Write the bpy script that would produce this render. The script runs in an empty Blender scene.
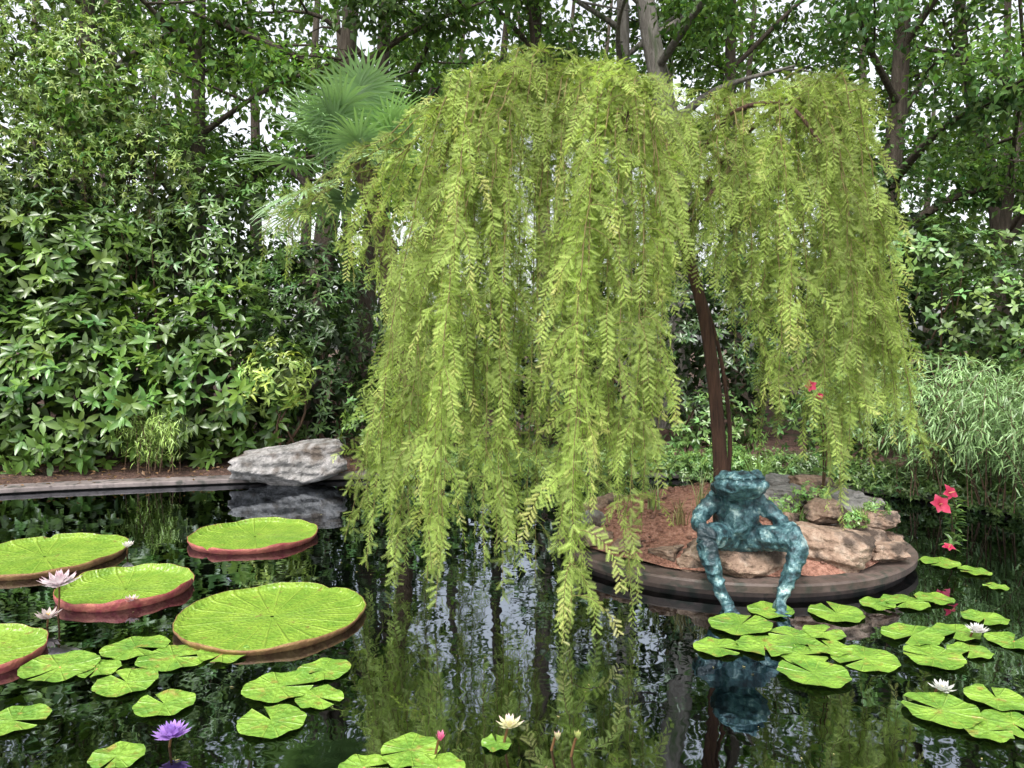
import bpy, math, random, bmesh
import numpy as np
from mathutils import Vector, Matrix, noise as mnoise
random.seed(7)
rng = np.random.default_rng(7)
scene = bpy.context.scene
COL = scene.collection

# ------------------------------------------------------------------ helpers
def link(o, parent=None):
    COL.objects.link(o)
    if parent is not None:
        o.parent = parent
    return o

def empty(name):
    e = bpy.data.objects.new(name, None)
    e.empty_display_size = 0.2
    return link(e)

def tri_obj(name, verts, tris, mat, cols=None, parent=None, smooth=False):
    verts = np.asarray(verts, np.float32).reshape(-1, 3)
    tris = np.asarray(tris, np.int32).reshape(-1, 3)
    me = bpy.data.meshes.new(name)
    me.vertices.add(len(verts)); me.vertices.foreach_set('co', verts.ravel())
    me.loops.add(tris.size); me.loops.foreach_set('vertex_index', tris.ravel())
    me.polygons.add(len(tris))
    me.polygons.foreach_set('loop_start', np.arange(0, tris.size, 3, dtype=np.int32))
    if cols is not None:
        c = np.ones((len(verts), 4), np.float32); c[:, :3] = cols
        a = me.attributes.new('Col', 'FLOAT_COLOR', 'POINT')
        a.data.foreach_set('color', c.ravel())
    me.update(calc_edges=True)
    if smooth:
        me.polygons.foreach_set('use_smooth', np.ones(len(tris), dtype=bool))
    for m in (mat if isinstance(mat, (list, tuple)) else [mat]):
        me.materials.append(m)
    return link(bpy.data.objects.new(name, me), parent)

def py_obj(name, verts, faces, mats, parent=None, smooth=True, midx=None):
    me = bpy.data.meshes.new(name)
    me.from_pydata([tuple(v) for v in verts], [], faces)
    for m in (mats if isinstance(mats, (list, tuple)) else [mats]):
        me.materials.append(m)
    for i, p in enumerate(me.polygons):
        p.use_smooth = smooth
        if midx: p.material_index = midx[i]
    me.update()
    return link(bpy.data.objects.new(name, me), parent)

def norm(a):
    return a / (np.linalg.norm(a, axis=-1, keepdims=True) + 1e-9)

def rand_dirs(n):
    return norm(rng.normal(size=(n, 3)))

def frames(d, n):
    Y = norm(d); X = norm(np.cross(Y, n)); Z = np.cross(X, Y)
    return np.stack([X, Y, Z], axis=2)

def bake(T, F, M, P, S):
    V = np.einsum('nij,kj->nki', M * S[:, None, None], T) + P[:, None, :]
    k = len(T)
    Fs = F[None] + (np.arange(len(P)) * k)[:, None, None]
    return V.reshape(-1, 3), Fs.reshape(-1, 3)

def vnoise(P, f, seed):
    r = np.random.default_rng(seed)
    out = 0
    for i in range(7):
        k = r.normal(size=3) * f * (1 + 0.35 * i)
        out = out + np.sin(P @ k + r.uniform(0, 6.28)) / (1 + .3 * i)
    return out / 2.6

def leafT(w=.35, fold=.08, droop=.15):
    T = np.array([[0,0,0],[-w/2,.3,fold],[w/2,.3,fold],[0,.35,0],[-w*.42,.65,fold*.6],[w*.42,.65,fold*.6],[0,.68,-droop*.3],[0,1,-droop]], float)
    F = np.array([[0,3,1],[0,2,3],[3,6,4],[3,4,1],[3,2,5],[3,5,6],[6,7,4],[6,5,7]])
    return T, F
def leafM(w=.4, fold=.07, droop=.15):
    T = np.array([[0,0,0],[-w/2,.42,fold],[w/2,.42,fold],[0,.5,-droop*.1],[0,1,-droop]], float)
    F = np.array([[0,3,1],[0,2,3],[3,4,1],[3,2,4]])
    return T, F
def leafS(w=.4, fold=.08, droop=.12):
    T = np.array([[0,0,0],[-w/2,.45,fold],[w/2,.45,fold],[0,1,-droop]], float)
    F = np.array([[0,3,1],[0,2,3]])
    return T, F

class Acc:
    def __init__(s): s.V=[]; s.F=[]; s.C=[]; s.n=0
    def add(s, V, F, C):
        s.V.append(V); s.F.append(F + s.n); s.C.append(C); s.n += len(V)
    def obj(s, name, mat, parent=None, smooth=False):
        return tri_obj(name, np.concatenate(s.V), np.concatenate(s.F), mat, np.concatenate(s.C), parent, smooth)

def tube(path, radii, sides=8):
    path = np.asarray(path, float); n = len(path)
    radii = np.asarray(radii, float)
    tang = norm(np.gradient(path, axis=0))
    ref = np.array([0.31, 0.95, 0.05])
    V = []
    for i in range(n):
        t = tang[i]
        u = np.cross(t, ref); u /= np.linalg.norm(u) + 1e-9
        w = np.cross(t, u)
        a = np.linspace(0, 2*np.pi, sides, endpoint=False)
        V.append(path[i] + radii[i]*(np.cos(a)[:,None]*u + np.sin(a)[:,None]*w))
    V = np.concatenate(V); F = []
    for i in range(n-1):
        for j in range(sides):
            a=i*sides+j; b=i*sides+(j+1)%sides; c=a+sides; d=b+sides
            F += [[a,b,d],[a,d,c]]
    return V, np.array(F)

def spline(pts, n):
    pts = [Vector(p) for p in pts]
    P = [pts[0]*2-pts[1]] + pts + [pts[-1]*2-pts[-2]]
    out = []
    m = len(pts)-1
    for k in range(n):
        t = k/(n-1)*m; i = min(int(t), m-1); t -= i
        a,b,c,d = P[i],P[i+1],P[i+2],P[i+3]
        out.append(.5*((2*b)+(-a+c)*t+(2*a-5*b+4*c-d)*t*t+(-a+3*b-3*c+d)*t**3))
    return np.array([list(v) for v in out])

# ------------------------------------------------------------------ materials
def newmat(name):
    m = bpy.data.materials.new(name); m.use_nodes = True
    nt = m.node_tree
    for n in list(nt.nodes): nt.nodes.remove(n)
    out = nt.nodes.new('ShaderNodeOutputMaterial')
    return m, nt, out

def N(nt, t, **kw):
    n = nt.nodes.new(t)
    for k, v in kw.items():
        if k in n.inputs: n.inputs[k].default_value = v
        else: setattr(n, k, v)
    return n

def leaf_mat(name, rough=.45, trans=.3, spec=.5, tcol=(1.25,1.35,.6)):
    m, nt, out = newmat(name)
    at = N(nt, 'ShaderNodeAttribute'); at.attribute_name = 'Col'
    p = N(nt, 'ShaderNodeBsdfPrincipled'); p.inputs['Roughness'].default_value = rough
    p.inputs['Specular IOR Level'].default_value = spec
    nt.links.new(at.outputs['Color'], p.inputs['Base Color'])
    tr = N(nt, 'ShaderNodeBsdfTranslucent')
    mul = N(nt, 'ShaderNodeVectorMath'); mul.operation = 'MULTIPLY'; mul.inputs[1].default_value = tcol
    nt.links.new(at.outputs['Color'], mul.inputs[0]); nt.links.new(mul.outputs[0], tr.inputs['Color'])
    mx = N(nt, 'ShaderNodeMixShader'); mx.inputs[0].default_value = trans
    nt.links.new(p.outputs[0], mx.inputs[1]); nt.links.new(tr.outputs[0], mx.inputs[2])
    nt.links.new(mx.outputs[0], out.inputs[0])
    return m

def ramp(nt, stops):
    r = nt.nodes.new('ShaderNodeValToRGB')
    e = r.color_ramp.elements
    while len(e) < len(stops): e.new(.5)
    for i, (p, c) in enumerate(stops):
        e[i].position = p; e[i].color = (*c, 1)
    return r

def noise_mat(name, stops, scale=5, detail=8, rough=.8, bump=.3, bscale=None, stretch=None, metallic=0, dist=.02, spec=.4, extra=None):
    m, nt, out = newmat(name)
    tc = N(nt, 'ShaderNodeTexCoord')
    mp = N(nt, 'ShaderNodeMapping')
    if stretch: mp.inputs['Scale'].default_value = stretch
    nt.links.new(tc.outputs['Object'], mp.inputs[0])
    nz = N(nt, 'ShaderNodeTexNoise', Scale=scale, Detail=detail); nz.inputs['Roughness'].default_value = .65
    nt.links.new(mp.outputs[0], nz.inputs['Vector'])
    r = ramp(nt, stops); nt.links.new(nz.outputs['Fac'], r.inputs[0])
    p = N(nt, 'ShaderNodeBsdfPrincipled'); p.inputs['Roughness'].default_value = rough
    p.inputs['Metallic'].default_value = metallic; p.inputs['Specular IOR Level'].default_value = spec
    col = r.outputs[0]
    if extra:
        n2 = N(nt, 'ShaderNodeTexNoise', Scale=extra[0], Detail=6)
        nt.links.new(mp.outputs[0], n2.inputs['Vector'])
        r2 = ramp(nt, [(extra[2], (0,0,0)), (extra[3], (1,1,1))]); nt.links.new(n2.outputs['Fac'], r2.inputs[0])
        mx = N(nt, 'ShaderNodeMixRGB'); nt.links.new(r2.outputs[0], mx.inputs[0])
        nt.links.new(col, mx.inputs[1]); mx.inputs[2].default_value = (*extra[1], 1)
        col = mx.outputs[0]
    nt.links.new(col, p.inputs['Base Color'])
    nb = N(nt, 'ShaderNodeTexNoise', Scale=bscale or scale*4, Detail=8); nt.links.new(mp.outputs[0], nb.inputs['Vector'])
    b = N(nt, 'ShaderNodeBump', Strength=bump, Distance=dist); nt.links.new(nb.outputs['Fac'], b.inputs['Height'])
    nt.links.new(b.outputs[0], p.inputs['Normal'])
    nt.links.new(p.outputs[0], out.inputs[0])
    return m

M_leaf = leaf_mat('leaf_glossy', .34, .20, .6)
M_tree = leaf_mat('leaf_tree', .5, .38, .35)
M_cyp = leaf_mat('cypress_needles', .6, .45, .25, (1.2,1.25,.75))
M_bark = noise_mat('bark', [(.3,(.03,.022,.016)),(.7,(.13,.105,.08))], 6, rough=.95, bump=.8, stretch=(3,3,.5), dist=.05)
M_barkl = noise_mat('bark_pale', [(.3,(.08,.07,.06)),(.7,(.28,.26,.23))], 5, rough=.95, bump=.7, stretch=(3,3,.5), dist=.05, extra=(2,(.05,.08,.03),.55,.7))
M_cbark = noise_mat('cypress_bark', [(.3,(.025,.014,.010)),(.7,(.12,.06,.04))], 8, rough=.95, bump=.8, stretch=(4,4,.4), dist=.03)
M_twig = noise_mat('twig', [(.3,(.05,.03,.02)),(.7,(.16,.10,.06))], 30, rough=.9, bump=.2)
M_ctwig = noise_mat('cypress_twig', [(.3,(.10,.08,.03)),(.7,(.20,.16,.06))], 30, rough=.9, bump=.2)
M_mulch = noise_mat('mulch_ground', [(.3,(.02,.013,.009)),(.55,(.10,.055,.04)),(.75,(.22,.13,.10))], 14, rough=1, bump=1, bscale=40, dist=.04, extra=(.5,(.03,.05,.015),.55,.65))
M_imulch = noise_mat('island_mulch', [(.3,(.09,.04,.03)),(.5,(.30,.145,.10)),(.72,(.46,.27,.20))], 28, rough=1, bump=1, bscale=60, dist=.03)
M_curb = noise_mat('curb_stone', [(.3,(.09,.075,.07)),(.7,(.24,.20,.19))], 3, rough=.75, bump=.35, bscale=50, dist=.01, extra=(9,(.06,.057,.05),.5,.65))
M_icurb = noise_mat('island_coping_stone', [(.3,(.05,.035,.029)),(.7,(.15,.11,.093))], 4, rough=.6, bump=.4, bscale=50, dist=.01, extra=(9,(.035,.04,.03),.5,.65))
M_wall = noise_mat('pond_wall', [(.3,(.003,.004,.003)),(.7,(.009,.009,.007))], 5, rough=.9)
M_rockg = noise_mat('rock_grey', [(.3,(.08,.075,.07)),(.48,(.22,.21,.20)),(.62,(.34,.32,.31)),(.75,(.48,.46,.44))], 6, 14, rough=.9, bump=1, bscale=16, dist=.06, extra=(4,(.10,.08,.065),.50,.64))
M_rockt = noise_mat('rock_tan', [(.3,(.12,.07,.048)),(.5,(.31,.215,.155)),(.72,(.50,.40,.32))], 8, 14, rough=.9, bump=1, bscale=20, dist=.06, extra=(5,(.07,.05,.038),.50,.62))
M_bronze = noise_mat('verdigris_bronze', [(.36,(.008,.016,.020)),(.47,(.028,.072,.085)),(.57,(.08,.17,.185)),(.68,(.40,.53,.51))], 13, 10, rough=.45, bump=.9, bscale=30, metallic=.2, dist=.02, spec=.5, extra=(5,(.014,.028,.034),.53,.66))
M_palmfib = noise_mat('palm_fibre', [(.3,(.04,.025,.015)),(.7,(.25,.17,.11))], 10, rough=1, bump=1, stretch=(4,4,1), dist=.05)
M_stem = noise_mat('lily_stem', [(.3,(.34,.14,.06)),(.7,(.6,.3,.14))], 10, rough=.5)

# water
m, nt, out = newmat('pond_water')
fr = N(nt, 'ShaderNodeFresnel', IOR=1.30)
tr = N(nt, 'ShaderNodeBsdfTransparent'); tr.inputs[0].default_value = (.46,.42,.28,1)
gl = N(nt, 'ShaderNodeBsdfGlossy'); gl.inputs['Roughness'].default_value = .02; gl.inputs['Color'].default_value=(.33,.36,.40,1)
tc = N(nt, 'ShaderNodeTexCoord')
nz = N(nt, 'ShaderNodeTexNoise', Scale=2.2, Detail=3); nt.links.new(tc.outputs['Object'], nz.inputs['Vector'])
b = N(nt, 'ShaderNodeBump', Strength=.07, Distance=.05); nt.links.new(nz.outputs['Fac'], b.inputs['Height'])
nt.links.new(b.outputs[0], fr.inputs['Normal']); nt.links.new(b.outputs[0], gl.inputs['Normal'])
mx = N(nt, 'ShaderNodeMixShader'); nt.links.new(fr.outputs[0], mx.inputs[0])
nt.links.new(tr.outputs[0], mx.inputs[1]); nt.links.new(gl.outputs[0], mx.inputs[2]); nt.links.new(mx.outputs[0], out.inputs[0])
M_water = m

def pad_mat(name, c1, c2, veins, vstr=.5, dull=(.16,.13,.03), dt=(.64,.72)):
    m, nt, out = newmat(name)
    at = N(nt, 'ShaderNodeUVMap')
    sp = N(nt, 'ShaderNodeSeparateXYZ'); nt.links.new(at.outputs[0], sp.inputs[0])
    mu = N(nt, 'ShaderNodeMath', operation='MULTIPLY'); mu.inputs[1].default_value = veins*6.28318
    nt.links.new(sp.outputs[0], mu.inputs[0])
    co = N(nt, 'ShaderNodeMath', operation='COSINE'); nt.links.new(mu.outputs[0], co.inputs[0])
    r1 = ramp(nt, [(.80,(0,0,0)),(1,(1,1,1))])
    nt.links.new(co.outputs[0], r1.inputs[0])
    tc = N(nt, 'ShaderNodeTexCoord')
    nz = N(nt, 'ShaderNodeTexNoise', Scale=6, Detail=6); nt.links.new(tc.outputs['Object'], nz.inputs['Vector'])
    r2 = ramp(nt, [(.35, c1), (.65, c2)]); nt.links.new(nz.outputs['Fac'], r2.inputs[0])
    mx = N(nt, 'ShaderNodeMixRGB'); mx.inputs[2].default_value = (c2[0]*1.4, c2[1]*1.25, c2[2]*1.5, 1)
    f = N(nt, 'ShaderNodeMath', operation='MULTIPLY'); f.inputs[1].default_value = vstr
    nt.links.new(r1.outputs[0], f.inputs[0]); nt.links.new(f.outputs[0], mx.inputs[0]); nt.links.new(r2.outputs[0], mx.inputs[1])
    col = mx.outputs[0]
    n3 = N(nt, 'ShaderNodeTexNoise', Scale=16, Detail=6); nt.links.new(tc.outputs['Object'], n3.inputs['Vector'])
    r3 = ramp(nt, [(dt[0],(0,0,0)),(dt[1],(1,1,1))]); nt.links.new(n3.outputs['Fac'], r3.inputs[0])
    m3 = N(nt, 'ShaderNodeMixRGB'); m3.inputs[2].default_value = (*dull,1)
    nt.links.new(r3.outputs[0], m3.inputs[0]); nt.links.new(col, m3.inputs[1])
    p = N(nt, 'ShaderNodeBsdfPrincipled', Roughness=.36)
    nt.links.new(m3.outputs[0], p.inputs['Base Color'])
    vo = N(nt, 'ShaderNodeTexVoronoi', Scale=38); nt.links.new(tc.outputs['Object'], vo.inputs['Vector'])
    ad = N(nt, 'ShaderNodeMath', operation='ADD'); nt.links.new(r1.outputs[0], ad.inputs[0]); nt.links.new(vo.outputs['Distance'], ad.inputs[1])
    bp = N(nt, 'ShaderNodeBump', Strength=.55, Distance=.018); nt.links.new(ad.outputs[0], bp.inputs['Height'])
    nt.links.new(bp.outputs[0], p.inputs['Normal']); nt.links.new(p.outputs[0], out.inputs[0])
    return m
M_vic = pad_mat('giant_pad_green', (.12,.225,.022), (.20,.31,.035), 22, .35)
M_pad = pad_mat('lily_pad_green', (.09,.20,.025), (.21,.35,.045), 13, .4, (.22,.20,.04), (.58,.7))
M_rim = noise_mat('giant_pad_rim', [(.35,(.16,.07,.035)),(.6,(.26,.16,.06))], 12, rough=.6, bump=.5)
M_rimr = noise_mat('giant_pad_rim_red', [(.35,(.22,.035,.045)),(.6,(.34,.12,.08))], 12, rough=.6, bump=.5)
M_flower = leaf_mat('petals', .5, .35, .3, (1.1,1.1,1.1))

# ------------------------------------------------------------------ world, light, camera
w = bpy.data.worlds.new('World'); scene.world = w; w.use_nodes = True
nt = w.node_tree; bg = nt.nodes['Background']
sky = nt.nodes.new('ShaderNodeTexSky'); sky.sky_type = 'NISHITA'; sky.sun_disc = False
SUN_EL, SUN_AZ = math.radians(58), math.radians(200)
sky.sun_elevation = SUN_EL; sky.sun_rotation = SUN_AZ; sky.air_density = 1.0; sky.dust_density = 4.0
hs = nt.nodes.new('ShaderNodeHueSaturation'); hs.inputs['Saturation'].default_value = .2; hs.inputs['Value'].default_value = 2.5
nt.links.new(sky.outputs[0], hs.inputs['Color']); nt.links.new(hs.outputs[0], bg.inputs[0]); bg.inputs[1].default_value = .15
L = bpy.data.lights.new('sun', 'SUN'); L.energy = 2.9; L.angle = math.radians(14); L.color = (1,.98,.94)
so = link(bpy.data.objects.new('sun', L))
sd = Vector((math.sin(SUN_AZ)*math.cos(SUN_EL), math.cos(SUN_AZ)*math.cos(SUN_EL), math.sin(SUN_EL)))
so.rotation_euler = sd.to_track_quat('Z', 'Y').to_euler()
cam = bpy.data.cameras.new('camera'); cam.lens = 26.0; cam.sensor_width = 36; cam.shift_y = -0.038
cam.clip_end = 1000; cam.clip_start = .05
co = link(bpy.data.objects.new('camera', cam)); co.location = (0,0,1.8); co.rotation_euler = (math.radians(90),0,0)
scene.camera = co
scene.view_settings.view_transform = 'Standard'; scene.view_settings.look = 'None'; scene.view_settings.exposure = 0

# ------------------------------------------------------------------ pond, curb, ground
bank = [(-13,3.5),(-10.5,6.2),(-8.2,7.9),(-6.06,8.95),(-4,9.5),(-2.2,9.85),(-.3,10.1),(1.6,10.05),(3.4,9.5),(4.8,8.5),(5.6,7.2),(6.1,5.6),(6.4,3.8),(6.3,2),(4.6,.9),(1.5,.75),(-2,.75),(-7,.8),(-11.5,1.4)]
loop = spline([(x,y,0) for x,y in bank]+[(bank[0][0],bank[0][1],0)], 181)[:-1]
n = len(loop)
ctr = np.array([-2.0,5,0])
tan = norm(np.roll(loop,-1,0)-np.roll(loop,1,0)); outn = np.stack([tan[:,1],-tan[:,0],np.zeros(n)],1)
if ((loop[10]-ctr)@outn[10])<0: outn=-outn
prof = [(0,-.95),(0,.01),(-.025,.02),(-.025,.06),(-.012,.072),(.22,.082),(.24,.07),(.24,-.1)]
V=[];F=[]
for i in range(n):
    for (o,z) in prof: 
        p=loop[i]+outn[i]*o; V.append((p[0],p[1],z))
k=len(prof)
for i in range(n):
    for j in range(k-1):
        a=i*k+j;b_=((i+1)%n)*k+j; F.append((a,b_,b_+1,a+1))
curb=py_obj('pond_curb', V, F, [M_curb,M_wall], midx=[1 if (f%(k-1))==0 else 0 for f in range(len(F))])
for p in curb.data.polygons: p.use_smooth=False
V=[];F=[]
offs=[.23,.6,1.2,2.2,4,8,20,60,250]
for i in range(n):
    for q,o in enumerate(offs):
        p=loop[i]+outn[i]*o if o<3 else ctr+norm((loop[i]-ctr)[None])[0]*(np.linalg.norm(loop[i]+outn[i]*2.2-ctr)+o-2.2)
        z=.05+ (0 if q==0 else min(.35,.12*o)*.5 + .03*math.sin(p[0]*2.1)*math.cos(p[1]*1.7))
        V.append((p[0],p[1],z))
k=len(offs)
for i in range(n):
    for j in range(k-1):
        a=i*k+j;b_=((i+1)%n)*k+j; F.append((a,b_,b_+1,a+1))
py_obj('ground', V, F, M_mulch)
bmv=[(p[0]+o[0]*.05,p[1]+o[1]*.05,-.9) for p,o in zip(loop,outn)]
py_obj('pond_bottom', bmv, [list(range(n))], M_wall, smooth=False)
py_obj('water', [(p[0]+o[0]*.005,p[1]+o[1]*.005,0) for p,o in zip(loop,outn)], [list(range(n))], M_water, smooth=False)
nl_=2600; ii=rng.integers(0,n,nl_); oo=rng.uniform(.02,1.3,nl_); P=loop[ii]+outn[ii]*oo[:,None]+rng.normal(size=(nl_,3))*.12; P[:,2]=np.where(oo<.24,.088,.10+.05*oo)+rng.uniform(0,.02,nl_)
keep=(P[:,1]>6.5); P=P[keep]; d=rand_dirs(len(P))*[1,1,.2]; A=Acc(); T_,F_t=leafS(.45,.08,.05)
ok=np.array([min(np.linalg.norm(loop[:,:2]-p[:2],axis=1))>.03 for p in P]); P=P[ok]; d=d[ok]
V_,F_=bake(T_,F_t,frames(d,np.tile([0,0,1.],(len(P),1))+rng.normal(size=(len(P),3))*.3),P,rng.uniform(.04,.10,len(P))); A.add(V_,F_,np.repeat(np.array([.22,.13,.07])*rng.uniform(.3,1.4,(len(P),1)),4,0)); A.obj('leaf_litter',M_tree)

# ------------------------------------------------------------------ rocks
def rock(name, c, dims, mat, seed, rotz=0, tilt=0, cuts=9):
    bm = bmesh.new(); bmesh.ops.create_icosphere(bm, subdivisions=5, radius=1)
    r = random.Random(seed)
    planes=[]
    for i in range(cuts):
        v=Vector((r.gauss(0,1),r.gauss(0,1),r.gauss(0,.9))).normalized(); planes.append((v,r.uniform(.5,.82)))
    planes.append((Vector((r.uniform(-.15,.15),r.uniform(-.2,0),1)).normalized(),.60))
    off=Vector((seed*3.1,seed*1.7,0))
    for v in bm.verts:
        p=v.co.copy()
        for nn,dd in planes:
            t=p.dot(nn)-dd
            if t>0: p-=nn*t*.98
        p+=p.normalized()*(mnoise.fractal(p*1.6+off,.9,2.0,5)*.08+mnoise.fractal(p*7+off,.7,2,3)*.028)
        p+=p.normalized()*.03*math.sin((p.z+.3*p.x)*18+3*mnoise.noise(p*2+off))
        v.co=Vector((p.x*dims[0],p.y*dims[1],p.z*dims[2]))/.75*.5
    me=bpy.data.meshes.new(name); bm.to_mesh(me); bm.free(); me.materials.append(mat)
    for p in me.polygons: p.use_smooth=True
    o=link(bpy.data.objects.new(name,me)); o.location=c; o.rotation_euler=(0,tilt,rotz)
    return o
rock('boulder',(-2.85,9.6,.29),(1.2,.75,.48),M_rockg,3,rotz=.15,tilt=-.10)

# island
ISL=(1.9,6.5); IA,IB=1.45,1.25
isl=empty('island')
V=[];F=[];NS=96
def isl_h(x,y):
    r=math.hypot((x-ISL[0])/IA,(y-ISL[1])/IB)
    return .13+.40*max(0,1-r**2.4)*(.78+.35*(y-ISL[1]))+ .035*mnoise.noise(Vector((x*4,y*4,0)))
rings=14
for i in range(rings+1):
    for j in range(NS):
        a=2*math.pi*j/NS; rr=i/rings*.93
        x=ISL[0]+IA*rr*math.cos(a); y=ISL[1]+IB*rr*math.sin(a); V.append((x,y,isl_h(x,y)-.02*(i==rings)))
for i in range(rings):
    for j in range(NS):
        a=i*NS+j;b_=i*NS+(j+1)%NS; F.append((a,b_,b_+NS,a+NS))
py_obj('mulch_mound',V,F,M_imulch,parent=isl)
V=[];F=[]
prof=[(.88,.09),(.89,.125),(1.03,.115),(1.04,.10),(1.035,.05),(.985,.035),(.98,-.9)]
for j in range(NS):
    a=2*math.pi*j/NS
    wob=1+.008*mnoise.noise(Vector((math.cos(a)*3,math.sin(a)*3,1)))
    for (r_,z) in prof: V.append((ISL[0]+IA*r_*wob*math.cos(a),ISL[1]+IB*r_*wob*math.sin(a),z))
k=len(prof)
for j in range(NS):
    for q in range(k-1):
        a=j*k+q;b_=((j+1)%NS)*k+q;F.append((a,b_,b_+1,a+1))
py_obj('coping',V,F,M_icurb,parent=isl,smooth=False)
IR=[((2.38,5.68,.26),(.76,.46,.36),.1,.05,M_rockt),((2.78,6.0,.28),(.5,.4,.28),-.5,.1,M_rockt),((2.88,5.78,.19),(.42,.3,.18),.3,0,M_rockt),
    ((1.66,5.56,.22),(.60,.42,.26),.0,.0,M_rockt),((2.86,6.2,.42),(.58,.4,.30),.8,-.15,M_rockg),((2.35,6.35,.5),(.34,.28,.2),.4,0,M_rockg),
    ((2.08,5.85,.28),(.3,.28,.18),1,0,M_rockt),((1.2,5.7,.19),(.26,.2,.14),.6,0,M_rockt),((.95,5.9,.18),(.24,.2,.14),.2,0,M_rockt),
    ((.70,6.15,.2),(.28,.24,.18),1.2,.1,M_rockt),((.64,6.5,.24),(.3,.28,.2),.2,0,M_rockg),((2.5,6.85,.5),(.5,.3,.26),.2,.1,M_rockg),
    ((3.0,6.4,.26),(.45,.3,.26),1.1,0,M_rockt),((2.62,6.5,.54),(.36,.3,.24),.3,0,M_rockt),((.85,6.95,.28),(.4,.3,.24),.3,0,M_rockt),((2.25,6.0,.40),(.22,.2,.14),.3,0,M_rockt),
    ((1.36,5.55,.17),(.2,.18,.12),.3,0,M_rockt),((1.98,5.55,.17),(.2,.18,.12),.9,0,M_rockg),((2.55,5.95,.46),(.34,.26,.18),.5,0,M_rockt),((3.02,6.02,.2),(.3,.24,.2),.9,0,M_rockt),((2.95,6.0,.40),(.28,.22,.16),.2,0,M_rockt)]
for i,(c,d,rz,tl,mm) in enumerate(IR):
    rock('rock',c,d,mm,11+i,rz,tl)
A=Acc(); bmi=bmesh.new(); bmesh.ops.create_icosphere(bmi,subdivisions=1,radius=1)
T=np.array([v.co[:] for v in bmi.verts]);Fi=np.array([[v.index for v in f.verts] for f in bmi.faces]);bmi.free()
nn=620; a=rng.uniform(0,6.28,nn); r_=np.sqrt(rng.uniform(0,1,nn))*.88
P=np.stack([ISL[0]+IA*r_*np.cos(a),ISL[1]+IB*r_*np.sin(a),np.zeros(nn)],1)
P[:,2]=[isl_h(x,y)+.005 for x,y,_ in P]
Vv,Ff=bake(T*np.array([1,.7,.45]),Fi,frames(rand_dirs(nn)*[1,1,.2],np.tile([0,0,1.],(nn,1))),P,rng.uniform(.010,.034,nn))
c=np.array([.30,.16,.12])*rng.uniform(.35,1.5,(nn,1)); A.add(Vv,Ff,np.repeat(c,len(T),0)); A.obj('pebbles',M_tree,isl)

# ------------------------------------------------------------------ foliage generators
def ell_surface(c, r, n, front=.8, lump=.18, seed=0, shell=(.8,1.02)):
    d = rand_dirs(n)
    fl = rng.random(n) < front
    d[fl,1] = -np.abs(d[fl,1])
    rr = 1+lump*vnoise(d, 3.2, seed)+lump*.5*vnoise(d,8,seed+1)
    keep = vnoise(d,6,seed+2) > -.65
    p = np.array(c)+d*np.array(r)*(rr*rng.uniform(*shell,n))[:,None]
    return p[keep], norm(d/np.array(r))[keep]

def whorls(A, P, Nn, nl, size, tmpl, col, cvar=.3, up=.35, droop=.15, spread=(.9,1.5), hue=None):
    T,F = tmpl; n=len(P)
    ax = norm(Nn+np.array([0,0,up])+rng.normal(size=(n,3))*.25)
    u = norm(np.cross(ax, rand_dirs(n))); v=np.cross(ax,u)
    wc = np.array(col)*(1+cvar*rng.normal(size=(n,1))*.6).clip(.4,1.9)
    wc = wc*(1+np.array([.25,.05,-.1])*rng.normal(size=(n,1))*.5).clip(.5,1.6)
    patch = 1+.45*vnoise(P,1.6,77)[:,None]
    wc = wc*patch.clip(.4,1.8)
    ph0 = rng.uniform(0,6.28,n)
    for j in range(nl):
        ph = ph0+2*np.pi*j/nl+rng.normal(size=n)*.25
        th = rng.uniform(*spread,n)
        d = np.cos(th)[:,None]*ax+np.sin(th)[:,None]*(np.cos(ph)[:,None]*u+np.sin(ph)[:,None]*v)
        d[:,2]-=droop
        M = frames(d, ax+rng.normal(size=(n,3))*.2)
        S = size*rng.uniform(.65,1.15,n)
        V_,F_ = bake(T,F,M,P+rng.normal(size=(n,3))*size*.1,S)
        cc = wc*rng.uniform(.8,1.2,(n,1))
        A.add(V_,F_,np.repeat(cc,len(T),0))

def loose(A, P, Nn, size, tmpl, col, cvar=.3, droop=.3, up=.5):
    T,F=tmpl; n=len(P)
    d = norm(Nn*.5+rand_dirs(n)); d[:,2]-=droop
    nr = norm(Nn*.4+np.array([0,0,up])+rng.normal(size=(n,3))*.45)
    cc = np.array(col)*(1+cvar*rng.normal(size=(n,1))).clip(.4,1.8)*(1+.35*vnoise(P,1.3,5)[:,None]).clip(.5,1.5)
    cc = cc*(1+np.array([.25,.05,-.1])*rng.normal(size=(n,1))*.5).clip(.5,1.6)
    V_,F_=bake(T,F,frames(d,nr),P,size*rng.uniform(.6,1.25,n)); A.add(V_,F_,np.repeat(cc,len(T),0))

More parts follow.
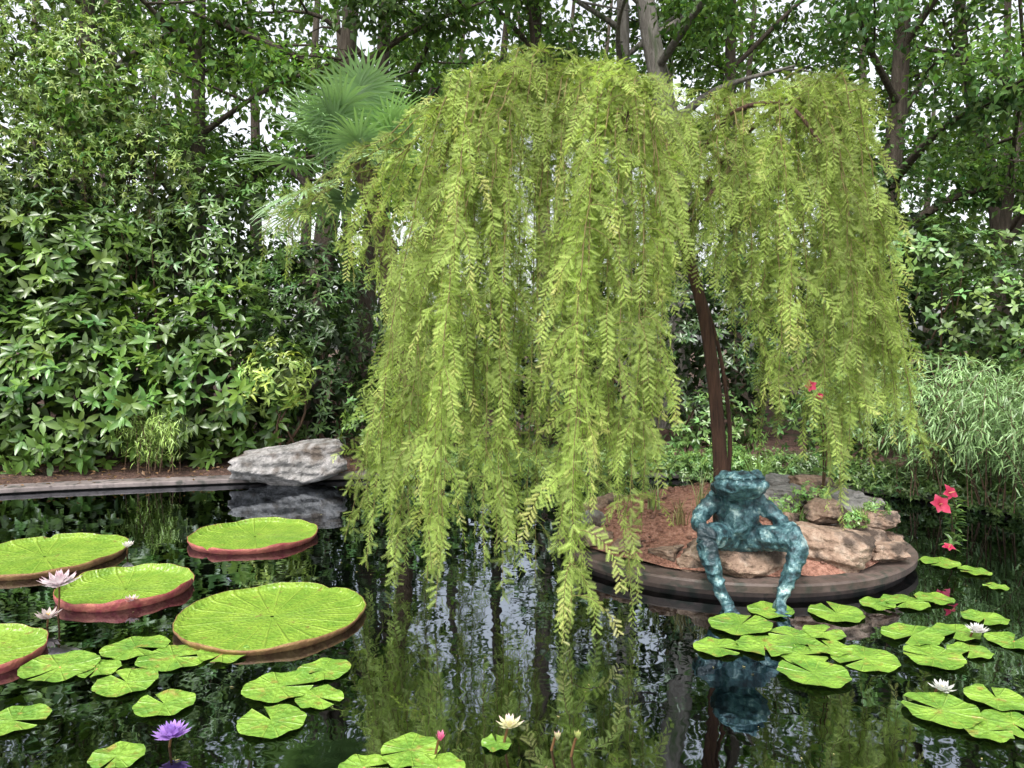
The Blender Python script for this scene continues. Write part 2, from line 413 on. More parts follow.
def shrub(name, ells, dens, nl, size, tmpl, col, mat=M_leaf, idens=70, stems=True, zmin=.12, **kw):
    e = empty(name); A = Acc()
    for i,(c,r) in enumerate(ells):
        area = 2.2*(r[0]*r[2]+r[0]*r[1]+r[1]*r[2])
        P,Nn = ell_surface(c,r,int(area*dens),seed=i*7+len(name))
        k_ = P[:,2]>zmin; P=P[k_];Nn=Nn[k_]
        whorls(A,P,Nn,nl,size,tmpl,col,**kw)
    A.obj('leaves',mat,e)
    B = Acc()
    for i,(c,r) in enumerate(ells):
        area = 2.2*(r[0]*r[2]+r[0]*r[1]+r[1]*r[2])
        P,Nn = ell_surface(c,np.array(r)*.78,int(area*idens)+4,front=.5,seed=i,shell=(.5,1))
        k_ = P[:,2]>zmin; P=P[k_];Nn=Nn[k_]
        if len(P): loose(B,P,Nn,max(.16,size*1.4) if r[0]>.5 else size*1.2,leafS(.5),np.array(col)*.3)  # shrub's interior shade is painted in: inner leaves get a darkened leaf colour
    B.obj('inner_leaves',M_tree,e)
    if stems:
        W=Acc()
        for i,(c,r) in enumerate(ells):
            for s in range(5):
                b0=np.array([c[0]+rng.normal()*.25,c[1]+.25+rng.normal()*.2,0.05])
                e0=np.array(c)+rand_dirs(1)[0]*np.array(r)*.75
                pth=spline([b0,(b0+e0)/2+rng.normal(size=3)*.12,e0],8)
                V_,F_=tube(pth,np.linspace(.03,.006,8),5); W.add(V_,F_,np.tile([.08,.06,.04],(len(V_),1)))
        W.obj('stems',M_twig,e)
    return e

shrub('rhododendron_shrub',[((-6.3,10.5,1.15),(1.7,1.1,1.5)),((-4.4,10.9,1.1),(1.4,1.0,1.45)),((-8.3,10.3,1.5),(1.6,1.4,1.9)),((-7.0,11.1,2.9),(1.7,1.0,1.1))],29,7,.20,leafT(.36,.04,.12),(.10,.185,.033))
shrub('evergreen_shrub',[((-7.3,12.0,3.5),(2.0,1.5,1.7)),((-5.0,12.1,3.3),(1.7,1.3,1.6))],30,6,.15,leafM(.3,.04,.2),(.10,.185,.042))
shrub('willow_oak_tree',[((-8.0,10.9,4.5),(1.5,1.0,1.8)),((-6.4,11.3,5.6),(1.4,1.0,1.3)),((-9.8,10.6,5.2),(1.6,1.3,2.2)),((-5.6,11.4,4.3),(.9,.7,1.0)),((-8.0,11.2,6.6),(1.8,1.2,1.2))],62,6,.095,leafM(.28,.03,.3),(.23,.34,.085),up=.1,droop=.35,spread=(.5,1.4))
shrub('laurel_shrub',[((-3.0,11.3,1.3),(1.1,.9,1.6)),((-3.4,12.4,2.7),(1.2,1.0,1.2)),((-1.7,11.9,1.2),(1.0,.8,1.3))],34,6,.14,leafM(.3,.04,.2),(.06,.12,.03))
shrub('light_green_shrub',[((-3.35,10.35,1.35),(.55,.35,.5))],60,6,.15,leafT(.26,.04,.3),(.27,.38,.08))
shrub('loropetalum_shrub',[((-1.7,10.5,.8),(.75,.45,.75)),((-.9,10.9,1.0),(.8,.6,.9))],60,6,.09,leafM(.45,.04,.1),(.17,.29,.06))
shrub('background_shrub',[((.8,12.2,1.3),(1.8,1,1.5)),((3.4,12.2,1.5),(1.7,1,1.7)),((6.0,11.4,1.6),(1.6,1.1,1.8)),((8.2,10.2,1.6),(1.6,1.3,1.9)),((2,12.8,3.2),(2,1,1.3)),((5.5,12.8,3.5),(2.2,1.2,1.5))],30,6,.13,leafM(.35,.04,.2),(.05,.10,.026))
shrub('azalea_shrub',[((4.4,9.9,.75),(.8,.45,.75)),((5.6,9.3,.9),(.8,.5,.9)),((2.9,10.5,.6),(.7,.4,.55)),((6.4,8.6,1.0),(.7,.6,1.0))],60,6,.10,leafM(.4,.04,.1),(.13,.23,.06))
shrub('dogwood_shrub',[((6.6,9.9,2.1),(1.2,.8,.8)),((5.9,10.3,3.0),(1.1,.8,.5)),((7.4,9.4,3.1),(1.2,.9,.7))],42,5,.12,leafM(.5,.05,.15),(.18,.30,.085))
el=[]
for i in range(n):
    p=loop[i]
    if p[1]>5.2 and p[0]>-1.75:
        for q in range(2):
            o=rng.uniform(.0,.30); el.append(((p[0]+outn[i][0]*o,p[1]+outn[i][1]*o,rng.uniform(.08,.22)),(rng.uniform(.18,.32),rng.uniform(.16,.28),rng.uniform(.14,.32))))
shrub('groundcover_plants',el,300,5,.065,leafM(.4,.05,.2),(.12,.21,.055),stems=False,zmin=.02)

# ------------------------------------------------------------------ trees
def tree(name,x,y,h,r,seed,z0=.35,cr=3.2,ncl=29,per=270,size=.17,col=(.095,.175,.04),lean=(0,0),bark=M_bark,tm=None,clr=(.9,.9,.55)):
    rs=np.random.default_rng(seed); e=empty(name); W=Acc(); A=Acc()
    top=np.array([x+lean[0],y+lean[1],h])
    pts=[(x,y,0.0),(x+lean[0]*.3+rs.normal()*.12,y+lean[1]*.3,h*.3),(x+lean[0]*.65+rs.normal()*.2,y+lean[1]*.65,h*.62),tuple(top)]
    pth=spline(pts,26); rad=r*np.linspace(1,.18,26)**.8; rad[0]*=1.45; rad[1]*=1.12
    V_,F_=tube(pth,rad,12); W.add(V_,F_,np.zeros((len(V_),3)))
    nlimb=11; tips=[]
    for i in range(nlimb):
        t=z0+(1-z0)*.9*(i/nlimb)+rs.uniform(0,.04); ii=min(25,int(t*25)); b0=pth[ii]
        az=i*2.4+rs.normal()*.4; ln=cr*(1.05-.6*abs(t-.6))*rs.uniform(.7,1.1)
        dv=np.array([math.cos(az),math.sin(az),rs.uniform(.2,.75)])
        e0=b0+dv*ln; mid=b0+dv*ln*.5+np.array([0,0,.25])+rs.normal(size=3)*.15
        lp=spline([b0,mid,e0],9); V_,F_=tube(lp,np.linspace(rad[ii]*.5,.02,9),6); W.add(V_,F_,np.zeros((len(V_),3)))
        tips+= [lp[4],lp[6],lp[8]]
        for s in range(3):
            q=lp[3+s*2]; ee=q+np.array([rs.normal(),rs.normal(),rs.uniform(-.2,.5)])*.8
            V_,F_=tube(spline([q,(q+ee)/2+rs.normal(size=3)*.06,ee],5),np.linspace(.03,.01,5),4); W.add(V_,F_,np.zeros((len(V_),3))); tips.append(ee)
    tips=np.array(tips); 
    for c in tips[rs.permutation(len(tips))[:ncl]]:
        cl=np.array(clr)*rs.uniform(.6,1.25)
        d=rand_dirs(per); p=c+d*cl*(rng.uniform(.15,1,per)**.5)[:,None]*(1+.3*vnoise(d,3,seed))[:,None]
        loose(A,p,d,size,tm or leafS(.5,.07,.12),np.array(col)*rs.uniform(.65,1.4))
    W.obj('trunk',bark,e,True); A.obj('crown',M_tree,e)
    return e
tree('oak_tree',-3.7,13.4,13,.26,1,lean=(.9,.3),z0=.3,cr=3.2,ncl=24)
tree('oak_tree',-3.2,14.9,14,.22,2,lean=(1.2,0),z0=.35,ncl=24)
tree('tulip_tree',3.0,14.2,15,.3,3,lean=(0,0),z0=.42,bark=M_barkl)
tree('tulip_tree',2.5,15.2,15,.22,4,lean=(-.3,0),z0=.4,bark=M_barkl)
tree('tulip_tree',.7,15,14,.20,5,lean=(.1,0),z0=.42)
tree('maple_tree',6.6,13.4,13,.24,6,lean=(.2,0),z0=.32,col=(.08,.16,.045))
tree('maple_tree',7.6,12.0,10,.12,7,lean=(1.0,0),z0=.25,cr=2.6,size=.13)
tree('maple_tree',5.0,16,14,.2,8,z0=.38)
tree('oak_tree',-8.2,14.2,13,.25,9,z0=.25)
tree('maple_tree',-5.9,14.2,12,.2,10,z0=.22,size=.16,col=(.16,.28,.065),lean=(.4,-.8),ncl=40)
tree('oak_tree',11.5,11.5,13,.22,12,z0=.2)
tree('oak_tree',10,15.5,14,.22,13,z0=.2)
tree('oak_tree',-13,9.5,13,.25,14,z0=.2)

fe=empty('forest_trees'); A=Acc(); W=Acc(); rs=np.random.default_rng(50)
for i in range(46):
    x=-34+68*i/45+rs.normal()*.6; y=22+rs.uniform(-2.5,8)+ (abs(x)*-.12)
    hh=rs.uniform(12,17)
    V_,F_=tube(spline([(x,y,0),(x+rs.normal()*.2,y,hh*.5),(x+rs.normal()*.5,y,hh)],8),np.linspace(rs.uniform(.15,.3),.05,8),7); W.add(V_,F_,np.zeros((len(V_),3)))
    for k_ in range(8):
        z=rs.uniform(3.2,hh); c=np.array([x+rs.normal()*1.5,y+rs.normal()*1.2,z]); nl=140
        d=rand_dirs(nl); p=c+d*np.array([1.4,1.2,.9])*rs.uniform(.7,1.2)*(rng.uniform(.2,1,nl)**.5)[:,None]
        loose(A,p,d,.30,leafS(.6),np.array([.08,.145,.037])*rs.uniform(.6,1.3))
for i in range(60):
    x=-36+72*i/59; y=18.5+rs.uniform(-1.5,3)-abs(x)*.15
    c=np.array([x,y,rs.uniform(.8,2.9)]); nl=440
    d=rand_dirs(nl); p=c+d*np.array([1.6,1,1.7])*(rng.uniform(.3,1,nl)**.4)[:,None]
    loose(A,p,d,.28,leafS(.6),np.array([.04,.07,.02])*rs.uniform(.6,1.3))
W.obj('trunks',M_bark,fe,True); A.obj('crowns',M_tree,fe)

# ------------------------------------------------------------------ weeping cypress
cy=empty('weeping_cypress_tree'); W=Acc()
def addtube(W,pts,r0,r1,nseg=16,sides=8):
    p=spline(pts,nseg); V_,F_=tube(p,np.linspace(r0,r1,nseg),sides); W.add(V_,F_,np.zeros((len(V_),3))); return p
addtube(W,[(1.87,6.6,.2),(1.85,6.6,.9),(1.76,6.6,1.8),(1.6,6.6,2.5),(1.36,6.6,3.2),(1.2,6.5,3.72)],.068,.036,24,12)
addtube(W,[(1.9,6.6,.25),(1.94,6.58,1.0),(1.86,6.6,1.7),(1.72,6.6,2.2)],.02,.016,12,8)
limbs=[[(1.2,6.5,3.72),(.6,6.3,3.9),(0,6.15,3.92),(-.4,6.05,3.78),(-.75,6.1,3.5)],
       [(1.5,6.6,2.85),(1.9,6.45,3.5),(2.35,6.25,3.85),(2.7,6.15,3.7),(2.9,6.1,3.3)],
       [(1.25,6.5,3.6),(1.05,5.95,3.85),(.9,5.45,3.7),(.8,5.2,3.3)],
       [(1.3,6.6,3.4),(.8,6.9,3.8),(.1,7.1,3.6),(-.4,7.2,3.2)],
       [(1.55,6.6,2.8),(2.1,6.9,3.5),(2.5,7.1,3.5),(2.8,7.2,3.0)],
       [(1.45,6.6,3.0),(1.75,6.1,3.65),(2.1,5.7,3.65),(2.3,5.5,3.3)]]
for l in limbs: addtube(W,l,.033,.010,16,8)
casc=[((-.55,6.1,3.65),(-1.95,6.4,2.7),3,1.2,.4),((-.4,6.1,3.75),(-1.45,6.3,2.6),2,1.3,.4),((-.4,6.1,3.7),(-1.15,6.3,2.3),3,1.4,.45),((-.45,6.1,3.65),(-.98,6.2,1.75),3,1.5,.5),((-.35,6.0,3.7),(-1.26,5.8,.28),4,.95,.5),((-.3,6.0,3.75),(-.9,5.9,.8),3,1.3,.5),
 ((-.3,6.0,3.8),(-.88,5.5,.04),4,1.3,.5),((-.15,5.9,3.9),(-.45,4.75,.04),5,1.8,.5),((-.1,6.0,3.95),(-.65,5.2,.5),3,1.8,.5),((0,6.1,4.0),(-.12,5.05,.04),4,2.2,.5),((.3,6.1,4.08),(.13,5.4,.10),4,2.6,.5),((0,6.0,4.0),(-.3,5.6,1.2),3,2.6,.55),
 ((.1,6.0,4.02),(-.05,5.5,1.9),3,2.6,.5),((.75,5.6,3.85),(.42,4.6,.04),5,2.0,.55),((.9,5.5,3.75),(.80,4.95,.30),4,2.4,.5),((.8,5.6,3.85),(.62,4.95,.9),3,2.4,.55),((1.0,5.8,3.8),(1.0,5.15,.85),4,2.4,.5),((.5,6.2,4.05),(.35,5.3,1.2),3,2.6,.55),
 ((1.1,6.4,3.7),(1.15,5.9,2.2),3,2.6,.5),((.6,6.3,4.0),(.5,5.8,2.4),3,2.6,.55),((.3,7,3.8),(.44,6.9,.25),3,2.6,.55),((0,7,3.7),(-.39,6.9,.15),3,2.6,.5),((.8,6.9,3.8),(.95,7.1,.3),3,2.6,.5),((-.3,7,3.4),(-.87,7,.3),3,1.6,.5),((-.1,7,3.6),(.0,6.6,.7),3,2.6,.5),
 ((1.25,6.3,3.68),(1.32,5.9,2.7),4,2.6,.4),((1.5,6.3,3.62),(1.5,5.85,2.6),4,2.6,.42),((1.7,6.2,3.75),(1.66,5.8,2.4),4,2.6,.45),((1.85,6.2,3.8),(1.78,5.7,2.0),4,2.6,.45),((1.55,6.9,3.5),(1.5,7.0,2.3),3,2.6,.45),
 ((2.1,5.8,3.7),(1.97,5.5,1.35),4,2.6,.5),((2.2,5.9,3.8),(2.26,5.55,1.1),4,2.6,.5),((2.4,6.1,3.95),(2.58,5.7,.60),4,2.2,.5),((2.5,6.1,3.92),(2.85,5.9,.95),4,1.6,.5),((2.6,6.1,3.8),(3.35,6.1,.9),4,.9,.5),((2.6,6.1,3.8),(3.0,6.4,2.0),3,1.6,.5),
 ((2.6,7,3.5),(2.85,6.9,.75),3,2.2,.5),((2.3,6.9,3.5),(2.4,7,1.2),3,2.6,.5),((2.3,5.8,3.8),(2.47,5.35,1.7),3,2.6,.5),((2.5,6,3.92),(2.9,5.8,1.6),3,1.9,.5),((2.15,6.2,3.85),(2.1,5.9,2.2),3,2.6,.5),((2.65,6.1,3.75),(3.1,6.0,1.2),4,1.2,.5)]
SP=[];SD=[];SN=[];SS=[];SC=[]
def sprig(p,dd,nr,s,y):
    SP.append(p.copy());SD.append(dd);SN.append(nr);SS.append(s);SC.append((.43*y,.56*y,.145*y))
def strand(p,d,length,big=1.,tint=1.):
    p=np.array(p,float);d=np.array(d,float); d/=np.linalg.norm(d)+1e-9; step=.0165; n_=int(length/step)
    side=np.cross(d,rng.normal(size=3)); side/=np.linalg.norm(side)+1e-9; pts=[p.copy()]
    zt=rng.uniform(.72,1.25); R1=rng.normal(size=(n_+1,3)); R2=rng.normal(size=(n_+1,3)); U=rng.random((n_+1,4))
    for i in range(n_):
        d=d+R1[i]*.035; d[2]-=.085; d/=math.sqrt(d@d); p=p+d*step
        if p[2]<.03: break
        pts.append(p.copy()); t=i/n_
        lat=np.cross(d,side); lat/=math.sqrt(lat@lat)+1e-6; nrm=np.cross(lat,d)
        if U[i,0]<.12: side=side+R2[i]*.5
        sgn=1 if i%2 else -1
        dd=d*.62+lat*sgn*(.62+.35*U[i,1])+R2[i]*.14; dd[2]-=.06
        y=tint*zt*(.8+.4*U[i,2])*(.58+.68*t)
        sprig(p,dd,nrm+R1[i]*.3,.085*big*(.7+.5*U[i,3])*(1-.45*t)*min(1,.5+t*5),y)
    if len(pts)>6:
        q=np.array(pts)[::4]
        if len(q)>2:
            V_,F_=tube(q,np.linspace(.003,.001,len(q)),3); W2.add(V_,F_,np.zeros((len(V_),3)))
W2=Acc()
for (s,e_,ncp,hx,reach) in casc:
    bt=rng.uniform(.68,1.22)
    for cp in range(ncp):
        s_=np.array(s)+rng.normal(size=3)*[.08,.12,.05]*(cp>0); e2=np.array(e_)+rng.normal(size=3)*[.07,.15,.12]*(cp>0)
        if cp>0: e2[2]+=rng.uniform(0,.5)*min(1,(s_[2]-e2[2])/2)
        e2[2]=max(.05,e2[2]); m_=26; t=np.linspace(0,1,m_)
        h=1-(1-t)**hx
        pth=s_+(e2-s_)*h[:,None]; pth[:,2]=s_[2]+(e2[2]-s_[2])*t**1.35+.10*np.sin(np.pi*np.clip(t*4,0,1))
        pth+=np.cumsum(rng.normal(size=(m_,3))*.009,0); pth[:,2]=pth[:,2].clip(.03)
        V_,F_=tube(pth,np.linspace(.007,.002,m_),5); W2.add(V_,F_,np.zeros((len(V_),3)))
        L_=np.linalg.norm(np.diff(pth,axis=0),axis=1).sum(); ns=int(L_*7)
        tint=bt*rng.uniform(.85,1.12)
        for q in range(int(L_*60)):
            f=rng.uniform(.03,.999)*(m_-1); i=int(f); pp=pth[i]+(pth[min(i+1,m_-1)]-pth[i])*(f-i); tg=norm((pth[min(i+1,m_-1)]-pth[i]+[0,0,-1e-4])[None])[0]
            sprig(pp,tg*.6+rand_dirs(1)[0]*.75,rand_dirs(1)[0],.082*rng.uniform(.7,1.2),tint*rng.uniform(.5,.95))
        for q in range(ns):
            tt=rng.uniform(.02,.97); i=int(tt*(m_-1)); p0=pth[i]
            az=rng.uniform(0,6.28); dv=np.array([math.cos(az),math.sin(az),rng.uniform(-.8,.3) if tt>.2 else rng.uniform(-.2,.9)])
            if tt>.55: dv[:2]*=.6
            ln=rng.uniform(.45,1.15)*reach*(1.1 if tt<.7 else .85)
            strand(p0,dv,ln,1,tint*rng.uniform(.88,1.12))
        for q in range(2): strand(pth[int(m_*rng.uniform(.72,.95))],[rng.normal()*.4,rng.normal()*.4,-1],.5,.9,tint*1.1)
sp=[];sf=[]
K=9
for i in range(K):
    y=.06+.9*i/K; ln=.27*(1-.75*abs(y-.4)**1.3); 
    for s in (-1,1):
        b=len(sp); sp+=[(0,y-.033,0),(0,y+.033,0),(s*ln*.85,y+ln*.55,.03)]; sf.append((b,b+1,b+2) if s<0 else (b+1,b,b+2))
b=len(sp); sp+=[(-.012,0,0),(.012,0,0),(0,1,0)]; sf.append((b,b+1,b+2))
T=np.array(sp);Ft=np.array(sf)
SP=np.array(SP);print('SPRIGS',len(SP))
V_,F_=bake(T,Ft,frames(np.array(SD),np.array(SN)),SP,np.array(SS))
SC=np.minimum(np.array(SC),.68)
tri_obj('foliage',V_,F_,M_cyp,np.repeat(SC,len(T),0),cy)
W.obj('trunk',M_cbark,cy,True); W2.obj('branchlets',M_ctwig,cy,True)

# ------------------------------------------------------------------ windmill palm
pa=empty('windmill_palm'); px,py_=-1.9,9.2; PZ=4.1
W=Acc(); pth=spline([(-1.5,10.5,0),(-1.5,10.3,1.6),(-1.65,9.8,3.0),(px,py_,PZ)],30)
V_,F_=tube(pth,.10+.03*np.sin(np.arange(30)*2.1)**2,14); V_+=rng.normal(size=V_.shape)*.012; W.add(V_,F_,np.zeros((len(V_),3))); W.obj('trunk',M_palmfib,pa,True)
A=Acc(); 
for fi in range(28):
    az=fi*2.399; el_=rng.uniform(-.5,1.15); 
    dv=np.array([math.cos(az)*math.cos(el_),math.sin(az)*math.cos(el_),math.sin(el_)])
    b0=np.array([px,py_,PZ+rng.uniform(-.15,.1)]); L_=rng.uniform(.6,.95)
    hub=b0+dv*L_-np.array([0,0,.1]); V_,F_=tube(spline([b0,(b0+hub)/2+[0,0,.07],hub],6),np.linspace(.016,.009,6),5); A.add(V_,F_,np.tile([.15,.24,.07],(len(V_),1)))
    side=norm(np.cross(dv,[0,0,1.])[None])[0]; upv=np.cross(side,dv)
    tint=rng.uniform(.7,1.3)
    for k_ in range(34):
        a=math.radians(-150+300*k_/33); bd=dv*math.cos(a)+side*math.sin(a)+upv*.12; bd/=np.linalg.norm(bd)
        bl=.68*(1-.25*abs(a)/2.6)*rng.uniform(.92,1.05); wv=norm(np.cross(bd,upv)[None])[0]
        vs=[];dr=rng.uniform(.5,1.4)
        for q,(t,wd) in enumerate([(0,.006),(.35,.02),(.7,.013),(1,.001)]):
            c_=hub+bd*bl*t-np.array([0,0,.16*t**2.5*dr]); vs+=[c_-wv*wd,c_+upv*.006,c_+wv*wd]
        vs=np.array(vs);fs=[]
        for q in range(3):
            for s in range(2):
                a_=q*3+s; fs+=[[a_,a_+1,a_+4],[a_,a_+4,a_+3]]
        A.add(vs,np.array(fs),np.tile(np.array([.27,.42,.20])*tint*rng.uniform(.85,1.15),(12,1)))
A.obj('fronds',M_leaf,pa)

# ------------------------------------------------------------------ blades / tufts / bamboo
def tuft(name,c,n_,h,wd,col,spread=.5,parent=None):
    A=Acc()
    for i in range(n_):
        az=rng.uniform(0,6.28); hh=h*rng.uniform(.5,1.1); sp_=spread*rng.uniform(.2,1)*hh
        b0=np.array(c)+np.array([rng.normal()*.03,rng.normal()*.03,0]); dx=np.array([math.cos(az),math.sin(az),0]); sd_=np.array([-dx[1],dx[0],0])
        vs=[]
        for t in (0,.35,.7,1): 
            q=b0+dx*sp_*t**1.8+np.array([0,0,hh*(t-.25*t**3*(spread))]); ww=wd*(1-t**2)*.5+.0005; vs+=[q-sd_*ww,q+sd_*ww]
        fs=[]
        for q in range(3): a=q*2; fs+=[[a,a+1,a+3],[a,a+3,a+2]]
        A.add(np.array(vs),np.array(fs),np.tile(np.array(col)*rng.uniform(.6,1.4),(8,1)))
    return A.obj(name,M_leaf,parent)
tuft('iris_plant',(2.12,6.4,.48),26,.5,.018,(.18,.30,.07),.6)
tuft('grass_tuft',(2.35,5.95,.36),34,.18,.008,(.16,.28,.07),.9)
tuft('grass_tuft',(1.35,6.0,.35),30,.3,.007,(.24,.22,.09),.8)
tuft('grass_tuft',(2.75,5.85,.42),34,.15,.01,(.22,.32,.09),.9)
tuft('grass_tuft',(1.2,6.3,.4),30,.35,.007,(.18,.24,.07),.8)
tuft('grass_tuft',(1.55,6.1,.42),30,.4,.007,(.2,.22,.09),.7)
shrub('small_perennial',[((2.2,6.05,.48),(.14,.1,.09)),((2.5,6.15,.58),(.16,.1,.08)),((2.95,6.0,.48),(.1,.1,.06)),((2.7,5.85,.42),(.12,.1,.06))],900,5,.035,leafM(.5),(.17,.29,.08),stems=False)

def bamboo(name,bases,hr,ncane,col,ll=.15,droop=1.):
    e=empty(name);W=Acc();P=[];D=[];C=[]
    for bs in bases:
        for i in range(ncane):
            az=rng.uniform(0,6.28); h=rng.uniform(*hr); out=h*rng.uniform(.2,.75)*droop
            b0=np.array(bs)+[rng.normal()*.15,rng.normal()*.12,0]; dx=np.array([math.cos(az),math.sin(az),0])
            pth=spline([b0,b0+dx*out*.25+[0,0,h*.6],b0+dx*out*.7+[0,0,h*.92],b0+dx*out*1.35+[0,0,h*.6]],22)
            V_,F_=tube(pth,np.linspace(.006,.002,22),4);W.add(V_,F_,np.zeros((len(V_),3)))
            ct=rng.uniform(.7,1.3)
            for j in range(3,22):
                tg=pth[j]-pth[j-1]
                for s in range(6):
                    P.append(pth[j]+rng.normal(size=3)*.035); D.append(norm(tg[None])[0]*.5+rng.normal(size=3)*.6+[0,0,-.35]); C.append(np.array(col)*ct*rng.uniform(.75,1.25))
    T_,F_t=leafM(.13,.02,.25); P=np.array(P);n_=len(P)
    V_,F_=bake(T_,F_t,frames(np.array(D),rand_dirs(n_)*.5+[0,-.2,1]),P,ll*rng.uniform(.7,1.2,n_))
    tri_obj('leaves',V_,F_,M_leaf,np.repeat(np.array(C),len(T_),0),e); W.obj('canes',M_twig,e)
bamboo('bamboo_clump',[(4.75,8.45,.1),(5.15,7.85,.1),(5.45,7.3,.1),(5.7,6.8,.1),(5.4,8.4,.1),(5.9,7.8,.1),(6.2,7.2,.1),(6.3,6.4,.1),(6.7,7.4,.1)],(.8,1.7),24,(.23,.36,.145),.13,1.3)
bamboo('weeping_shrub',[(-4.75,9.9,.1)],(.6,.9),16,(.26,.38,.09),.11)

# ------------------------------------------------------------------ lily pads
def polar_uv(o,ang,rad):
    uv=o.data.uv_layers.new(name='UVMap')
    for l in o.data.loops: uv.data[l.index].uv=(ang[l.vertex_index],rad[l.vertex_index])
def giant_pad(x,y,r,rim,mat_r,tx=0,ty=0,seed=0):
    prof=[(0.02,.012,0),(.25,.014,0),(.5,.016,0),(.75,.017,0),(.9,.018,0),(.955,.024,0),(.98,.045,0),(.992,rim*.7,0),(1.0,rim,0),(1.008,rim*1.0,1),(1.004,rim*.6,1),(.99,.02,1),(.96,-.015,1),(.9,-.02,1)]
    NS=128;V=[];F=[];mi=[];ang=[];rad=[];r0=np.random.default_rng(seed); ph=r0.uniform(0,6.28)
    for i,(q,z,_) in enumerate(prof):
        for j in range(NS+1):
            a=2*math.pi*j/NS; wob=1+.012*math.sin(3*a+ph)+.006*math.sin(11*a+ph)+.004*math.sin(29*a)
            notch=1-.75*math.exp(-(((a-ph)%(2*math.pi)-1)/.05)**2)
            zz=z if z<.022 else .02+(z-.02)*(1+.18*math.sin(5*a+ph)+.10*math.sin(13*a+2*ph))*notch
            V.append((r*q*wob*math.cos(a),r*q*wob*math.sin(a),zz+.004*math.sin(7*a)*q)); ang.append(j/NS); rad.append(q)
    for i in range(len(prof)-1):
        for j in range(NS):
            a=i*(NS+1)+j;F.append((a,a+NS+1,a+NS+2,a+1)); mi.append(1 if i>=8 else 0)
    o=py_obj('giant_water_lily_pad',V,F,[M_vic,mat_r],midx=mi); polar_uv(o,ang,rad)
    o.location=(x,y,.0); o.rotation_euler=(tx,ty,ph)
giant_pad(-1.58,4.87,.595,.045,M_rim,seed=1)
giant_pad(-2.4,6.9,.57,.055,M_rimr,seed=2)
giant_pad(-3.95,6.25,.62,.055,M_rim,seed=3)
giant_pad(-2.83,5.42,.45,.065,M_rimr,tx=.0,seed=4)
giant_pad(-3.1,4.25,.37,.055,M_rimr,seed=5)

def flower(name,c,r,col,tip=None,layers=4,npet=9,open_=1.,stem=True):
    A=Acc(); T_,F_t=leafT(.36,.07,-.12)
    for l in range(layers):
        el=(.25+.33*l)*open_+(1-open_)*1.1; 
        for k_ in range(npet):
            a=2*math.pi*(k_+.5*l)/npet+rng.normal()*.06; e2=el+rng.normal()*.06
            d=np.array([math.cos(a)*math.cos(e2),math.sin(a)*math.cos(e2),math.sin(e2)]); nr=np.array([-math.cos(a)*math.sin(e2),-math.sin(a)*math.sin(e2),math.cos(e2)])
            V_,F_=bake(T_,F_t,frames(d[None],nr[None]),np.array([c])+d*.06*r,np.array([r*(1-.12*l)]))
            cc=np.tile(col,(8,1)).astype(float)
            if tip is not None: cc[-1]=tip
            A.add(V_,F_,cc*rng.uniform(.88,1.02))
    if open_>.6:
        for k_ in range(26):
            a=rng.uniform(0,6.28); d=np.array([math.cos(a)*.3,math.sin(a)*.3,1.])
            V_,F_=bake(T_*[.3,1,1],F_t,frames(d[None],np.array([[math.cos(a),math.sin(a),0.1]])),np.array([c])+[0,0,.05*r],np.array([r*.42])); A.add(V_,F_,np.tile([.8,.5,.05],(8,1)))
    if stem:
        V_,F_=tube(spline([(c[0],c[1],c[2]+.01),(c[0]-.02,c[1]+.03,c[2]*.4),(c[0]-.1,c[1]+.1,-.4)],9),np.full(9,.006),6); A.add(V_,F_,np.tile([.22,.12,.05],(len(V_),1)))
    A.obj(name,M_flower)
flower('water_lily_flower',(-3.0,4.9,.2),.14,(.72,.64,.66),(.72,.45,.52),4,10)
flower('water_lily_flower',(-2.95,4.7,.06),.09,(.5,.42,.40),None,2,8,.9)
flower('water_lily_flower',(-1.51,3.28,.06),.085,(.46,.27,.66),(.40,.25,.70),4,12)
flower('water_lily_flower',(-.01,3.3,.09),.07,(.75,.72,.45),(.75,.55,.55),3,8,.85)
flower('water_lily_flower',(2.83,4.5,.05),.075,(.72,.7,.68),None,4,9)
flower('water_lily_flower',(2.2,3.78,.03),.07,(.68,.68,.64),None,3,8,.9)
flower('water_lily_flower',(-3.3,6.35,.06),.07,(.8,.76,.7),None,3,8,.6)
flower('water_lily_flower',(-2.6,5.05,.05),.06,(.6,.45,.45),None,2,7,.8)
flower('water_lily_bud',(.2,3.25,.06),.04,(.5,.5,.25),(.7,.4,.4),2,5,.05)
flower('water_lily_bud',(.285,3.2,.09),.04,(.35,.42,.12),(.5,.4,.2),2,5,.05)
flower('water_lily_bud',(-.31,3.2,.085),.045,(.7,.15,.3),(.7,.3,.4),2,5,.1)

